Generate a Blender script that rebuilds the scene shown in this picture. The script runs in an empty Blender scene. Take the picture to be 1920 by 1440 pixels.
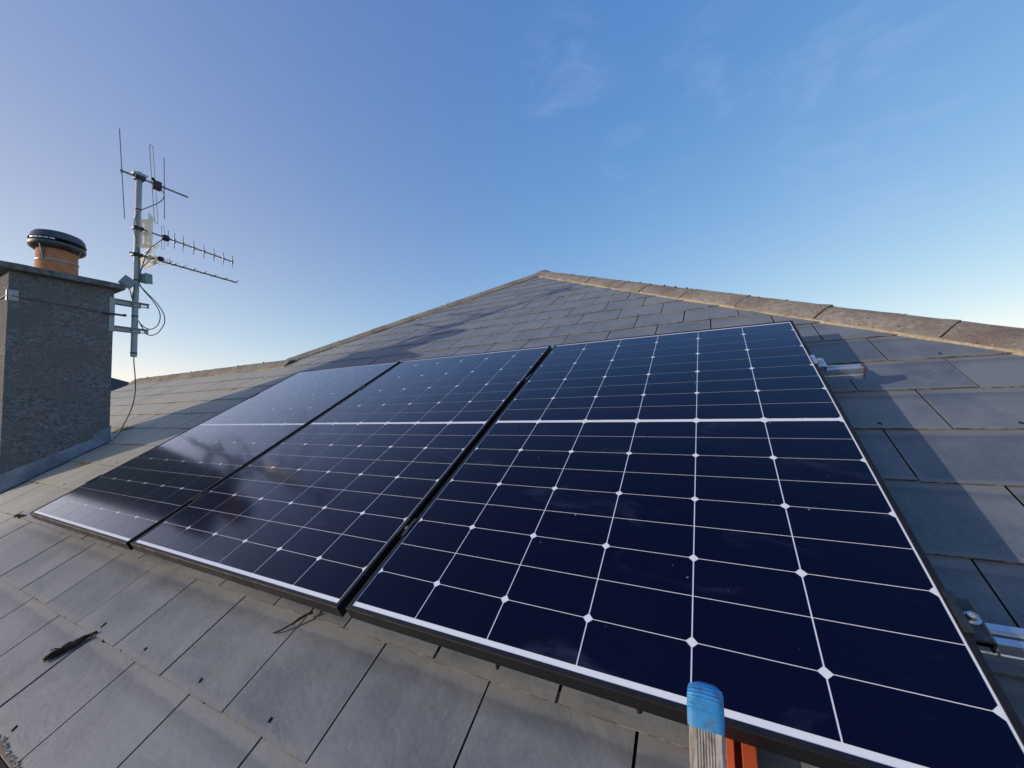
import bpy, bmesh, math, random
from mathutils import Vector, Matrix, noise
random.seed(7)
S = bpy.context.scene
COL = S.collection
R = math.radians

# ------------------------------------------------------------------ camera
cd = bpy.data.cameras.new("camera")
cam = bpy.data.objects.new("camera", cd); COL.objects.link(cam)
cd.sensor_width = 36; cd.lens = 13.749; cd.clip_start = 0.02; cd.clip_end = 5000
rx, dn, fw = Vector((.88713, .46078, -.02636)), Vector((-.05046, .04007, -.99792)), Vector((-.45876, .88661, .0588))
m = Matrix((rx, -dn, -fw)).transposed().to_4x4()
m.translation = Vector((.79305, -.68188, .45608))
cam.matrix_world = m
S.camera = cam
S.render.resolution_x, S.render.resolution_y = 1024, 768

# ------------------------------------------------------------------ light
SUN = Vector((-1.6, -1.19, .476)).normalized()          # towards the sun
EL = math.asin(SUN.z); AZ = math.atan2(SUN.x, SUN.y)
ld = bpy.data.lights.new("sun", 'SUN'); ld.energy = 3.1; ld.angle = R(.5); ld.color = (1, .91, .77)
lo = bpy.data.objects.new("sun", ld); COL.objects.link(lo)
lo.rotation_euler = SUN.to_track_quat('Z', 'Y').to_euler(); lo.location = (-8, -6, 6)

W = bpy.data.worlds.new("World"); S.world = W; W.use_nodes = True
nt = W.node_tree; nt.nodes.clear()
def N(t, k, **kw):
    n = t.nodes.new(k)
    for a, b in kw.items(): setattr(n, a, b)
    return n
def math_node(t, op, a, b=None, c=None, clamp=False):
    n = N(t, 'ShaderNodeMath', operation=op); n.use_clamp = clamp
    for i, v in enumerate((a, b, c)):
        if v is None: continue
        if isinstance(v, (int, float)): n.inputs[i].default_value = v
        else: t.links.new(v, n.inputs[i])
    return n.outputs[0]
sky = N(nt, 'ShaderNodeTexSky', sky_type='NISHITA'); sky.sun_disc = False
sky.sun_elevation = EL; sky.sun_rotation = AZ
sky.air_density = 1.0; sky.dust_density = .3; sky.ozone_density = 2.0; sky.altitude = 50
tc = N(nt, 'ShaderNodeTexCoord')
# thin cloud wisps: stretched noise, kept to a few soft patches of the sky
mp = N(nt, 'ShaderNodeMapping'); nt.links.new(tc.outputs['Generated'], mp.inputs[0])
mp.inputs['Rotation'].default_value = (0, R(28), R(20)); mp.inputs['Scale'].default_value = (5, 5, 13)
nz = N(nt, 'ShaderNodeTexNoise'); nz.inputs['Scale'].default_value = 1.6; nz.inputs['Detail'].default_value = 9; nz.inputs['Roughness'].default_value = .66
nz.inputs['Distortion'].default_value = .6
nt.links.new(mp.outputs[0], nz.inputs['Vector'])
acc = None
for d, cw, st in (((-.227, .718, .658), .9950, .9), ((.233, .834, .501), .990, .8), ((.039, .786, .616), .9955, .8), ((-.102, .856, .507), .995, .5),
                  ((.255, .898, .358), .996, .45), ((-.145, .911, .387), .997, .35)):
    vm = N(nt, 'ShaderNodeVectorMath', operation='DOT_PRODUCT'); nt.links.new(tc.outputs['Generated'], vm.inputs[0])
    vm.inputs[1].default_value = Vector(d).normalized()
    mr = N(nt, 'ShaderNodeMapRange', interpolation_type='SMOOTHSTEP'); nt.links.new(vm.outputs['Value'], mr.inputs[0])
    mr.inputs[1].default_value = cw - (1 - cw) * .6; mr.inputs[2].default_value = 1; mr.inputs[4].default_value = st
    acc = mr.outputs[0] if acc is None else math_node(nt, 'MAXIMUM', acc, mr.outputs[0])
mr = N(nt, 'ShaderNodeMapRange', interpolation_type='SMOOTHSTEP'); nt.links.new(nz.outputs[0], mr.inputs[0])
mr.inputs[1].default_value = .42; mr.inputs[2].default_value = .75
cl = math_node(nt, 'MULTIPLY', acc, mr.outputs[0]); cl = math_node(nt, 'MULTIPLY', cl, .105)
mx = N(nt, 'ShaderNodeMix', data_type='RGBA'); nt.links.new(cl, mx.inputs[0])
# tone of the sky: the camera lifts and saturates the blue overhead more than the bright side by the sun
sr = N(nt, 'ShaderNodeSeparateColor'); nt.links.new(sky.outputs[0], sr.inputs[0]); cr = N(nt, 'ShaderNodeCombineColor')
for i, (A, e) in enumerate(((1.46, 1.06), (1.06, .74), (.96, .36))):
    q = math_node(nt, 'POWER', math_node(nt, 'MULTIPLY', sr.outputs[i], .15), e)
    nt.links.new(math_node(nt, 'MULTIPLY', q, A / .15), cr.inputs[i])
# the side towards the low sun is slightly paler and more lilac
vs_ = N(nt, 'ShaderNodeVectorMath', operation='DOT_PRODUCT'); nt.links.new(tc.outputs['Generated'], vs_.inputs[0]); vs_.inputs[1].default_value = SUN
ms_ = N(nt, 'ShaderNodeMapRange', interpolation_type='SMOOTHSTEP'); nt.links.new(vs_.outputs['Value'], ms_.inputs[0]); ms_.inputs[1].default_value = -.25; ms_.inputs[2].default_value = .6
mu_ = N(nt, 'ShaderNodeMix', data_type='RGBA', blend_type='MULTIPLY'); sz_ = N(nt, 'ShaderNodeSeparateXYZ'); nt.links.new(tc.outputs['Generated'], sz_.inputs[0]); mz_ = N(nt, 'ShaderNodeMapRange', interpolation_type='SMOOTHSTEP'); nt.links.new(sz_.outputs[2], mz_.inputs[0]); mz_.inputs[1].default_value = .05; mz_.inputs[2].default_value = .42
nt.links.new(math_node(nt, 'MULTIPLY', ms_.outputs[0], mz_.outputs[0]), mu_.inputs[0]); nt.links.new(cr.outputs[0], mu_.inputs[6]); mu_.inputs[7].default_value = (1.25, .90, .86, 1)
nt.links.new(mu_.outputs[2], mx.inputs[6])
mx.inputs[7].default_value = (5.6, 6.2, 7.2, 1)
bg = N(nt, 'ShaderNodeBackground'); bg.inputs[1].default_value = .15
nt.links.new(mx.outputs[2], bg.inputs[0])
wo = N(nt, 'ShaderNodeOutputWorld'); nt.links.new(bg.outputs[0], wo.inputs[0])
S.view_settings.view_transform = 'Standard'; S.view_settings.look = 'None'
S.view_settings.exposure = 0.0; S.view_settings.gamma = 1

# ------------------------------------------------------------------ helpers
PA = R(29.5); CA, SA = math.cos(PA), math.sin(PA)
MR = Matrix.Rotation(PA, 4, 'X')                          # roof frame (u right, v up the slope, z out) -> world
H = .123                                                  # slates lie this far below the panels' top
def rw(u, v, z=0.): return Vector((u, v * CA - z * SA, v * SA + z * CA))

class MB:
    def __init__(s): s.v = []; s.f = []; s.m = []; s.uv = []; s.c = []
    def face(s, pts, m=0, uv=None, c=0.5):
        b = len(s.v); s.v += [tuple(p) for p in pts]; s.f.append(list(range(b, b + len(pts)))); s.m.append(m)
        s.uv.append(uv or [(0, 0)] * len(pts)); s.c.append(c)
    def box(s, a, b, m=0, c=.5, M=None):
        x0, y0, z0 = a; x1, y1, z1 = b
        P = [Vector(p) for p in ((x0,y0,z0),(x1,y0,z0),(x1,y1,z0),(x0,y1,z0),(x0,y0,z1),(x1,y0,z1),(x1,y1,z1),(x0,y1,z1))]
        if M is not None: P = [M @ p for p in P]
        for q in ((0,3,2,1),(4,5,6,7),(0,1,5,4),(1,2,6,5),(2,3,7,6),(3,0,4,7)): s.face([P[i] for i in q], m, c=c)
    def prism(s, poly, axis, t0, t1, m=0, c=.5, M=None, cap=None):
        """closed polygon poly [(a,b)] swept along axis 0/1/2 from t0 to t1"""
        def P(a, b, t):
            p = Vector({0: (t, a, b), 1: (a, t, b), 2: (a, b, t)}[axis]); return M @ p if M is not None else p
        n = len(poly)
        for i in range(n):
            j = (i + 1) % n
            s.face([P(*poly[i], t0), P(*poly[j], t0), P(*poly[j], t1), P(*poly[i], t1)], m, c=c)
        s.face([P(*p, t0) for p in reversed(poly)], m if cap is None else cap, c=c)
        s.face([P(*p, t1) for p in poly], m if cap is None else cap, c=c)
    def lathe(s, prof, cen, n=32, m=0, M=None):
        for i in range(n):
            a0, a1 = 2 * math.pi * i / n, 2 * math.pi * (i + 1) / n
            for (r0, z0), (r1, z1) in zip(prof, prof[1:]):
                q = []
                for r, z, a in ((r0, z0, a0), (r0, z0, a1), (r1, z1, a1), (r1, z1, a0)):
                    p = Vector((r * math.cos(a), r * math.sin(a), z))
                    if M is not None: p = M @ p
                    q.append(p + Vector(cen))
                if r0 < 1e-6: q = [q[0], q[2], q[3]]
                elif r1 < 1e-6: q = q[:3]
                s.face(q, m)
    def tube(s, pts, r, n=8, m=0, closed=False, smooth_path=0):
        pts = [Vector(p) for p in pts]
        if smooth_path: pts = catmull(pts, smooth_path)
        rings = []; up = Vector((0, 0, 1)); N_ = len(pts)
        t = (pts[1] - pts[0]).normalized(); x = t.orthogonal().normalized()
        for i, p in enumerate(pts):
            t = (pts[min(i + 1, N_ - 1)] - pts[max(i - 1, 0)]).normalized()
            x = (x - t * x.dot(t)).normalized(); y = t.cross(x)
            rings.append([p + x * r * math.cos(2 * math.pi * k / n) + y * r * math.sin(2 * math.pi * k / n) for k in range(n)])
        for a, b in zip(rings, rings[1:]):
            for k in range(n): s.face([a[k], a[(k + 1) % n], b[(k + 1) % n], b[k]], m)
        s.face(list(reversed(rings[0])), m); s.face(rings[-1], m)
    def build(s, name, mats, parent=None, frame=None, origin=None, bevel=0, smooth=0, kind=None, weld=True):
        me = bpy.data.meshes.new(name)
        o = bpy.data.objects.new(name, me); COL.objects.link(o)
        org = Vector(origin) if origin is not None else None
        vs = s.v if org is None else [tuple(Vector(p) - org) for p in s.v]
        me.from_pydata(vs, [], s.f)
        for i, p in enumerate(me.polygons): p.material_index = s.m[i]
        uvl = me.uv_layers.new(name='UVMap'); k = 0
        ca = me.attributes.new('rnd', 'FLOAT', 'FACE')
        for i, q in enumerate(s.uv):
            for t in q: uvl.data[k].uv = t; k += 1
            ca.data[i].value = s.c[i]
        if not isinstance(mats, (list, tuple)): mats = [mats]
        for mm in mats: me.materials.append(mm)
        if weld:
            bm = bmesh.new(); bm.from_mesh(me); bmesh.ops.remove_doubles(bm, verts=bm.verts, dist=1e-5)
            bmesh.ops.recalc_face_normals(bm, faces=bm.faces); bm.to_mesh(me); bm.free()
        if smooth: me.shade_smooth(); me.set_sharp_from_angle(angle=R(smooth))
        if bevel:
            b = o.modifiers.new('bevel', 'BEVEL'); b.width = bevel; b.segments = 2; b.limit_method = 'ANGLE'; b.angle_limit = R(40)
        if parent is not None: o.parent = parent
        if frame is not None: o.matrix_local = frame @ (Matrix.Translation(org) if org is not None else Matrix())
        elif org is not None: o.location = org
        if kind: o['kind'] = kind
        return o
def catmull(p, k):
    out = []; P = [p[0]] + list(p) + [p[-1]]
    for i in range(1, len(P) - 2):
        for j in range(k):
            t = j / k; a, b, c, d = P[i - 1], P[i], P[i + 1], P[i + 2]
            out.append(.5 * ((2 * b) + (c - a) * t + (2 * a - 5 * b + 4 * c - d) * t * t + (3 * b - a - 3 * c + d) * t ** 3))
    out.append(p[-1]); return out
def tag(o, label=None, cat=None, group=None, kind=None):
    if label: o['label'] = label
    if cat: o['category'] = cat
    if group: o['group'] = group
    if kind: o['kind'] = kind
    return o
def empty(name, loc, rot=(0, 0, 0), parent=None):
    o = bpy.data.objects.new(name, None); COL.objects.link(o); o.location = loc; o.rotation_euler = rot; o.empty_display_size = .1
    if parent: o.parent = parent
    return o

# ------------------------------------------------------------------ materials
def mat(name, col=(.5, .5, .5), rough=.5, metal=0, spec=.5):
    m = bpy.data.materials.new(name); m.use_nodes = True
    b = m.node_tree.nodes['Principled BSDF']
    b.inputs['Base Color'].default_value = (*col, 1); b.inputs['Roughness'].default_value = rough
    b.inputs['Metallic'].default_value = metal; b.inputs['Specular IOR Level'].default_value = spec
    return m
def coords(t, scale=1., kind='Object', sc3=None):
    c = N(t, 'ShaderNodeTexCoord'); mp = N(t, 'ShaderNodeMapping'); t.links.new(c.outputs[kind], mp.inputs[0])
    mp.inputs['Scale'].default_value = sc3 or (scale,) * 3; return mp.outputs[0]
def noise_n(t, vec, scale, detail=5, rough=.6, dist=0):
    n = N(t, 'ShaderNodeTexNoise'); t.links.new(vec, n.inputs['Vector']); n.inputs['Scale'].default_value = scale
    n.inputs['Detail'].default_value = detail; n.inputs['Roughness'].default_value = rough; n.inputs['Distortion'].default_value = dist
    return n.outputs[0]
def rng(t, v, a, b, c=0., d=1., smooth=True):
    n = N(t, 'ShaderNodeMapRange', interpolation_type='SMOOTHSTEP' if smooth else 'LINEAR'); t.links.new(v, n.inputs[0])
    for i, k in enumerate((a, b, c, d)): n.inputs[i + 1].default_value = k
    return n.outputs[0]
def mixc(t, f, a, b, mode='MIX'):
    n = N(t, 'ShaderNodeMix', data_type='RGBA', blend_type=mode)
    if isinstance(f, float): n.inputs[0].default_value = f
    else: t.links.new(f, n.inputs[0])
    for i, c in ((6, a), (7, b)):
        if isinstance(c, tuple): n.inputs[i].default_value = (*c, 1)
        else: t.links.new(c, n.inputs[i])
    return n.outputs[2]
def bump(t, h, strength=.3, dist=.002, prev=None):
    b = N(t, 'ShaderNodeBump'); b.inputs['Strength'].default_value = strength; b.inputs['Distance'].default_value = dist
    t.links.new(h, b.inputs['Height'])
    if prev is not None: t.links.new(prev, b.inputs['Normal'])
    return b.outputs[0]

def slate_mat():
    m = mat('fibre_cement_slate', rough=.62, spec=.45); t = m.node_tree; b = t.nodes['Principled BSDF']
    v = coords(t); uvn = N(t, 'ShaderNodeUVMap'); uvn.uv_map = 'UVMap'
    sx = N(t, 'ShaderNodeSeparateXYZ'); t.links.new(uvn.outputs[0], sx.inputs[0])
    at = N(t, 'ShaderNodeAttribute'); at.attribute_name = 'rnd'
    base = mixc(t, at.outputs['Fac'], (.100, .124, .146), (.138, .159, .176))
    ofs = N(t, 'ShaderNodeVectorMath', operation='ADD'); t.links.new(v, ofs.inputs[0])
    cx = N(t, 'ShaderNodeCombineXYZ'); t.links.new(math_node(t, 'MULTIPLY', at.outputs['Fac'], 23.), cx.inputs[2]); t.links.new(cx.outputs[0], ofs.inputs[1])
    n1 = noise_n(t, ofs.outputs[0], 3.6, 6, .64, .3); base = mixc(t, rng(t, n1, .33, .66), mixc(t, .62, base, (.066, .082, .096)), mixc(t, .58, base, (.188, .203, .214)))
    # streaks running down the slope
    st = noise_n(t, coords(t, sc3=(16, 2.2, 4)), 1.0, 5, .6); base = mixc(t, rng(t, st, .5, .8, 0, .42), base, (.185, .19, .195))
    n2 = noise_n(t, v, 90, 3, .7); base = mixc(t, rng(t, n2, .3, .7, 0, .22), base, (.22, .225, .235))
    sc = noise_n(t, coords(t, sc3=(60, 9, 9)), 1.3, 2, .5, 1.5); base = mixc(t, rng(t, sc, .68, .74, 0, .22), base, (.3, .3, .29))
    # tan weathering next to the course lines and slate sides
    w = noise_n(t, v, 14, 4, .6)
    yy = math_node(t, 'ADD', sx.outputs[1], math_node(t, 'MULTIPLY', math_node(t, 'SUBTRACT', w, .5), .026))
    top = rng(t, yy, .212, .223); low = rng(t, yy, .020, .010)
    sd = math_node(t, 'ABSOLUTE', math_node(t, 'SUBTRACT', sx.outputs[0], .147)); side = rng(t, sd, .138, .146, 0, .5)
    edge = math_node(t, 'MAXIMUM', math_node(t, 'MAXIMUM', math_node(t, 'MULTIPLY', top, rng(t, n1, .3, .6, .35, .68)), math_node(t, 'MULTIPLY', low, .5)), side)
    base = mixc(t, edge, base, (.186, .182, .164))
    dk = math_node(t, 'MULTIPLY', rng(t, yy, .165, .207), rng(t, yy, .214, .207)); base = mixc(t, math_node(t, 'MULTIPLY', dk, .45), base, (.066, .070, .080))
    # old lichen with sunlit warmth painted in, strongest on the wing at the left
    so = N(t, 'ShaderNodeSeparateXYZ'); t.links.new(v, so.inputs[0])
    lichen_sunlit = math_node(t, 'MULTIPLY', rng(t, so.outputs[0], -2.2, -3.3, .0, .85), rng(t, noise_n(t, v, 1.3, 4), .25, .6, .6, 1.))
    base = mixc(t, lichen_sunlit, base, (.42, .385, .29))
    upslope_sunlit = math_node(t, 'MULTIPLY', rng(t, so.outputs[1], 1.3, 2.8, 0, .55), rng(t, noise_n(t, v, 2.1, 4), .25, .6, .55, 1.)); base = mixc(t, upslope_sunlit, base, (.24, .25, .25))  # dusty upper slope, its brighter grazing sunlight painted into the colour
    t.links.new(base, b.inputs['Base Color'])
    rr = rng(t, n1, .3, .7, .5, .7); t.links.new(rr, b.inputs['Roughness'])
    nb = bump(t, noise_n(t, v, 55, 6, .65), .25, .002); nb = bump(t, n1, .5, .012, nb)
    t.links.new(nb, b.inputs['Normal'])
    return m
def edge_mat():
    m = mat('mossy_slate_edge', rough=.95, spec=.1); t = m.node_tree; b = t.nodes['Principled BSDF']
    v = coords(t); n = noise_n(t, v, 22, 4, .7)
    c = mixc(t, rng(t, n, .42, .6), (.08, .075, .065), (.30, .27, .20))
    t.links.new(c, b.inputs['Base Color']); return m
def rough_stone(name, a, c, scale=30, bs=.8, bd=.01, spk=None, rough=.95, big=None, sc=None):
    m = mat(name, rough=rough, spec=.2); t = m.node_tree; b = t.nodes['Principled BSDF']
    v = coords(t, sc3=sc); n = noise_n(t, v, scale, 6, .7)
    col = mixc(t, rng(t, n, .3, .7), a, c)
    if big: col = mixc(t, rng(t, noise_n(t, v, big[0], 5, .6), .42, .66), col, big[1])
    if spk:
        s = noise_n(t, v, scale * 1.9, 2, .5); col = mixc(t, rng(t, s, .68, .72), col, spk); s2 = noise_n(t, v, scale * .8, 3, .6); col = mixc(t, rng(t, s2, .36, .30, 0, .6), col, (.05, .05, .052))
    t.links.new(col, b.inputs['Base Color'])
    t.links.new(bump(t, n, bs, bd), b.inputs['Normal']); return m
def metal_mat(name, col, rough=.35, metal=1., var=.25, scale=12):
    m = mat(name, col, rough, metal); t = m.node_tree; b = t.nodes['Principled BSDF']
    v = coords(t); n = noise_n(t, v, scale, 5, .65)
    t.links.new(mixc(t, rng(t, n, .3, .7), tuple(c * (1 - var) for c in col), tuple(min(1, c * (1 + var * .6)) for c in col)), b.inputs['Base Color'])
    t.links.new(rng(t, n, .3, .7, rough * .8, min(1, rough * 1.3)), b.inputs['Roughness']); return m
def glassy(name, col, rough, dust):
    m = mat(name, col, rough, 0, .5); t = m.node_tree; b = t.nodes['Principled BSDF']
    v = coords(t)
    d = rng(t, noise_n(t, v, 2.6, 5, .6, .4), .50, .78, 0, dust)
    vo = N(t, 'ShaderNodeTexVoronoi'); vo.inputs['Scale'].default_value = 30; t.links.new(v, vo.inputs['Vector'])
    vs = N(t, 'ShaderNodeSeparateColor'); t.links.new(vo.outputs['Color'], vs.inputs[0])
    wv = noise_n(t, v, 160, 2); dd = math_node(t, 'ADD', vo.outputs['Distance'], math_node(t, 'MULTIPLY', math_node(t, 'SUBTRACT', wv, .5), .06))
    msk = rng(t, noise_n(t, v, 2.2, 2), .42, .62)
    spk = math_node(t, 'MULTIPLY', math_node(t, 'MULTIPLY', rng(t, dd, .075, .045), rng(t, vs.outputs[0], .62, .68)), math_node(t, 'MULTIPLY', msk, .8))
    at = N(t, 'ShaderNodeAttribute'); at.attribute_name = 'rnd'
    c = mixc(t, d, col, tuple(min(1, .10 + x) for x in col)); c = mixc(t, math_node(t, 'MULTIPLY', at.outputs['Fac'], .35), c, mixc(t, .5, c, (.0, .0, .01))); sm = rng(t, noise_n(t, coords(t, sc3=(3, 7, 1)), 1.1, 6, .62, 1.2), .56, .76, 0, .045); c = mixc(t, sm, c, (.35, .45, .7)); c = mixc(t, spk, c, (.45, .46, .48))
    t.links.new(c, b.inputs['Base Color'])
    # coated cover glass: low reflectance face on, mirror-like at grazing angles
    nb = bump(t, noise_n(t, v, 5, 2), .04, .004)
    b.inputs['Specular IOR Level'].default_value = 0; b.inputs['Roughness'].default_value = .8
    lw = N(t, 'ShaderNodeLayerWeight'); lw.inputs['Blend'].default_value = .5
    fac = math_node(t, 'ADD', math_node(t, 'MULTIPLY', math_node(t, 'POWER', lw.outputs['Facing'], 5), 2.3), .016, clamp=True)
    gl = N(t, 'ShaderNodeBsdfAnisotropic'); gl.inputs['Roughness'].default_value = rough; gl.inputs['Color'].default_value = (1, .93, .89, 1); t.links.new(nb, gl.inputs['Normal'])
    ms = N(t, 'ShaderNodeMixShader'); t.links.new(fac, ms.inputs[0]); t.links.new(b.outputs[0], ms.inputs[1]); t.links.new(gl.outputs[0], ms.inputs[2])
    t.links.new(ms.outputs[0], t.nodes['Material Output'].inputs[0])
    return m
M_ = dict(
    slate=slate_mat(), edge=edge_mat(),
    under=mat('roof_underlay', (.012, .012, .013), .95, 0, .1),
    ridge=rough_stone('ridge_concrete', (.205, .175, .14), (.34, .30, .24), 38, .8, .008, (.46, .42, .30), big=(4, (.19, .15, .125))),
    mortar=rough_stone('ridge_mortar', (.28, .24, .155), (.46, .41, .29), 60, 1., .008),
    render_=rough_stone('rough_render', (.125, .13, .135), (.36, .36, .35), 40, 1., .035, (.66, .66, .64), big=(3, (.22, .22, .215)), sc=(1, 1, 1.7)),
    slab=rough_stone('chimney_slab', (.10, .105, .11), (.20, .20, .20), 22, .9, .012, (.30, .31, .28)),
    wall=rough_stone('wall_render', (.50, .47, .42), (.58, .55, .50), 30, .6, .006),
    clay=rough_stone('clay_pot', (.40, .17, .08), (.52, .24, .12), 18, .2, .003, rough=.8),
    cowl=metal_mat('dark_cowl_metal', (.075, .08, .09), .45, .2, .45),
    lead=metal_mat('lead_flashing', (.22, .27, .34), .38, .45, .35, 7),
    galv=metal_mat('galvanised_steel', (.34, .39, .40), .55, .15, .2, 9),
    alu=metal_mat('aluminium', (.62, .64, .67), .32, .85, .12, 20),
    aludull=metal_mat('weathered_aluminium', (.17, .19, .21), .5, .4, .2, 20),
    frame=metal_mat('black_anodised_frame', (.007, .007, .009), .55, 0, .2, 15),
    clampm=metal_mat('dark_clamp_metal', (.10, .09, .075), .32, .85, .3, 30),
    bolt=metal_mat('steel_bolt', (.72, .68, .62), .25, 1., .15, 60),
    plast=mat('black_plastic', (.012, .014, .018), .45),
    boxg=mat('grey_blue_plastic', (.17, .25, .27), .5),
    cream=mat('cream_reflector_plastic', (.86, .79, .58), .5),
    cable=mat('grey_cable', (.10, .115, .125), .5),
    white=glassy('white_backsheet_under_glass', (.77, .80, .84), .11, .02),
    cell=glassy('solar_cell_under_glass', (.0020, .0027, .018), .11, .014),
    lichen=rough_stone('orange_lichen', (.42, .19, .035), (.62, .34, .07), 60, 1., .004),
    moss=rough_stone('yellow_moss', (.20, .17, .035), (.36, .30, .08), 60, 1., .006),
    darkmoss=rough_stone('dark_moss', (.016, .013, .010), (.05, .04, .025), 80, 1., .006),
    pale=rough_stone('pale_debris', (.26, .23, .17), (.46, .42, .32), 60, .5, .002),
    orange=mat('orange_fibreglass', (.60, .11, .025), .5),
    cap=mat('blue_end_cap', (.015, .25, .62), .45),
    gut=mat('gutter_plastic', (.012, .012, .016), .4),
    gwall=mat('fascia_white', (.6, .6, .6), .5),
)
for k_ in ('frame',): M_[k_].node_tree.nodes['Principled BSDF'].inputs['Specular IOR Level'].default_value = .35
# worn ribbed aluminium of the ladder
m = M_['ladder'] = metal_mat('worn_ladder_aluminium', (.52, .50, .46), .45, .5, .2, 25)
t = m.node_tree; b = t.nodes['Principled BSDF']
gr = noise_n(t, coords(t, sc3=(60, 60, 16)), 3, 5, .7)
src = b.inputs['Base Color'].links[0].from_socket
t.links.new(mixc(t, rng(t, gr, .45, .65, 0, .75), src, (.17, .13, .09)), b.inputs['Base Color'])
t = M_['cap'].node_tree; b = t.nodes['Principled BSDF']
g = noise_n(t, coords(t, 1), 120, 4, .7)
t.links.new(mixc(t, rng(t, g, .50, .70, 0, .65), (.03, .23, .50), (.06, .10, .13)), b.inputs['Base Color'])
t = M_['orange'].node_tree; b = t.nodes['Principled BSDF']
g = noise_n(t, coords(t, 1), 40, 5, .7)
t.links.new(mixc(t, rng(t, g, .5, .75, 0, .5), (.46, .085, .028), (.24, .05, .025)), b.inputs['Base Color'])

# ------------------------------------------------------------------ ground
g = MB(); GZ = -2.95
g.face([(-1500, -1500, GZ), (1500, -1500, GZ), (1500, 1500, GZ), (-1500, 1500, GZ)])
mg = rough_stone('grass_ground', (.035, .055, .018), (.075, .095, .035), 3, .5, .02)
tag(g.build('ground', mg), kind='structure')
g = MB(); g.face([(-8.5, -4, GZ + .004), (4.5, -4, GZ + .004), (4.5, -.3, GZ + .004), (-8.5, -.3, GZ + .004)])
tag(g.build('pavement', rough_stone('concrete_path', (.26, .25, .23), (.34, .33, .30), 12, .4, .004)), kind='structure')

# ------------------------------------------------------------------ house
house = empty('house', (0, -.05, GZ))
tag(house, 'hipped house roofed in grey slates with concrete ridge tiles and a rendered chimney', 'house')
HI = Matrix.Translation(-Vector(house.location))           # world -> house local (no rotation)
GA, V0 = .2398, -.013; PU, U0 = .298, .047
AX = Vector((-1.28, 4.79)); RD = Vector((.898, -1)).normalized(); LD = Vector((-.850, -1)).normalized()
RN = Vector((-RD.y, RD.x)); LN = Vector((LD.y, -LD.x))      # outward in plane
if RN.x < 0: RN = -RN
if LN.x > 0: LN = -LN
WW = .11
VR, UL, VE = 2.285, -7.20, V0 - 2 * GA                      # wing ridge, verge, eave
def clip(poly, n, d):                                      # keep n.p <= d ; poly of (x,y,z,u,v)
    out = []
    for i in range(len(poly)):
        a, b = poly[i], poly[(i + 1) % len(poly)]
        da, db = n.x * a[0] + n.y * a[1] - d, n.x * b[0] + n.y * b[1] - d
        if da <= 0: out.append(a)
        if (da < 0) != (db < 0) and abs(da - db) > 1e-9:
            k = da / (da - db); out.append(tuple(p + (q - p) * k for p, q in zip(a, b)))
    return out
dR = RN.dot(AX) + WW; dL = LN.dot(AX) + WW
sl = MB(); rv = MB()
VRS = VR
def slate(u0, u1, v0, v1, k):
    cc = random.random(); tw = random.uniform(-.0012, .0012); tl = random.uniform(-.0006, .0008); dv = random.uniform(-.0035, .0035)
    rot = random.uniform(-.003, .003)
    def top(u, v): return -H + .0036 + tl - (v - v0) / GA * .0050 + tw * (u - (u0 + u1) / 2) / .15
    P = []
    for u, v in ((u0, v0 + dv), (u1, v0 + dv), (u1, v1), (u0, v1)):
        uu = u - (v - v0) * rot
        P.append((uu, v, top(u, v), u - u0, v - v0))
    polys = []
    lowp = clip(P, Vector((0, 1)), VRS)
    lowp = clip(lowp, RN, dR) if lowp else []
    if lowp and VRS > v0: polys.append(lowp)
    if v1 > VRS:
        hp = clip(P, Vector((0, -1)), -VRS)
        if len(hp) > 2: hp = clip(hp, RN, dR)
        if len(hp) > 2: hp = clip(hp, LN, dL)
        if len(hp) > 2: polys.append(hp)
    for q in polys:
        q = clip(q, Vector((-1, 0)), -UL)
        if len(q) < 3: continue
        sl.face([p[:3] for p in q], 0, [(p[3], p[4]) for p in q], cc)
        n = len(q)
        for i in range(n):
            a, b_ = q[i], q[(i + 1) % n]
            low = abs(a[1] - b_[1]) < 1e-4 and a[1] < v0 + .01
            sl.face([a[:3], (a[0], a[1], a[2] - .0034), (b_[0], b_[1], b_[2] - .0034), b_[:3]], 1 if low else 0, [(.14, .1)] * 4, cc)
    # copper disc rivet / nib at the tail of the slate
    um, vm = (u0 + u1) / 2 + random.uniform(-.01, .01), v0 + .028
    ok = vm < VRS - .02 or (LN.x * um + LN.y * vm < dL - .1)
    if ok and RN.x * um + RN.y * vm < dR - .1 and um > UL + .05 and not (-4.3 < um < -3.7 and 0 < vm < .8):
        z = top(um, vm) + .0004; a = random.uniform(0, 1.4); L = random.uniform(.004, .009)
        if random.random() < .75:
            Mt = Matrix.Translation((um, vm, z)) @ Matrix.Rotation(a, 4, 'Z')
            rv.lathe([(0, .0016), (.0042, .001), (.0052, -.001)], (um, vm, z), 8)
            rv.box((-.001, -L, -.001), (.001, L, .0022), M=Mt)
for k in range(-2, 21):
    v0 = V0 + GA * k; off = 0 if k % 2 else PU / 2
    n0 = int((UL - U0) / PU) - 2
    for i in range(n0, 14):
        a = U0 + off + i * PU
        if a > 3.9: continue
        g_ = random.uniform(.0019, .0034)
        slate(a + g_, a + PU - g_, v0, v0 + GA + .02, k)
FR = HI @ MR
roof = sl.build('roof', [M_['slate'], M_['edge']], house, FR, weld=False)
rivets = rv.build('rivet', M_['darkmoss'], roof, Matrix(), smooth=30); rivets['kind'] = 'stuff'

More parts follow.
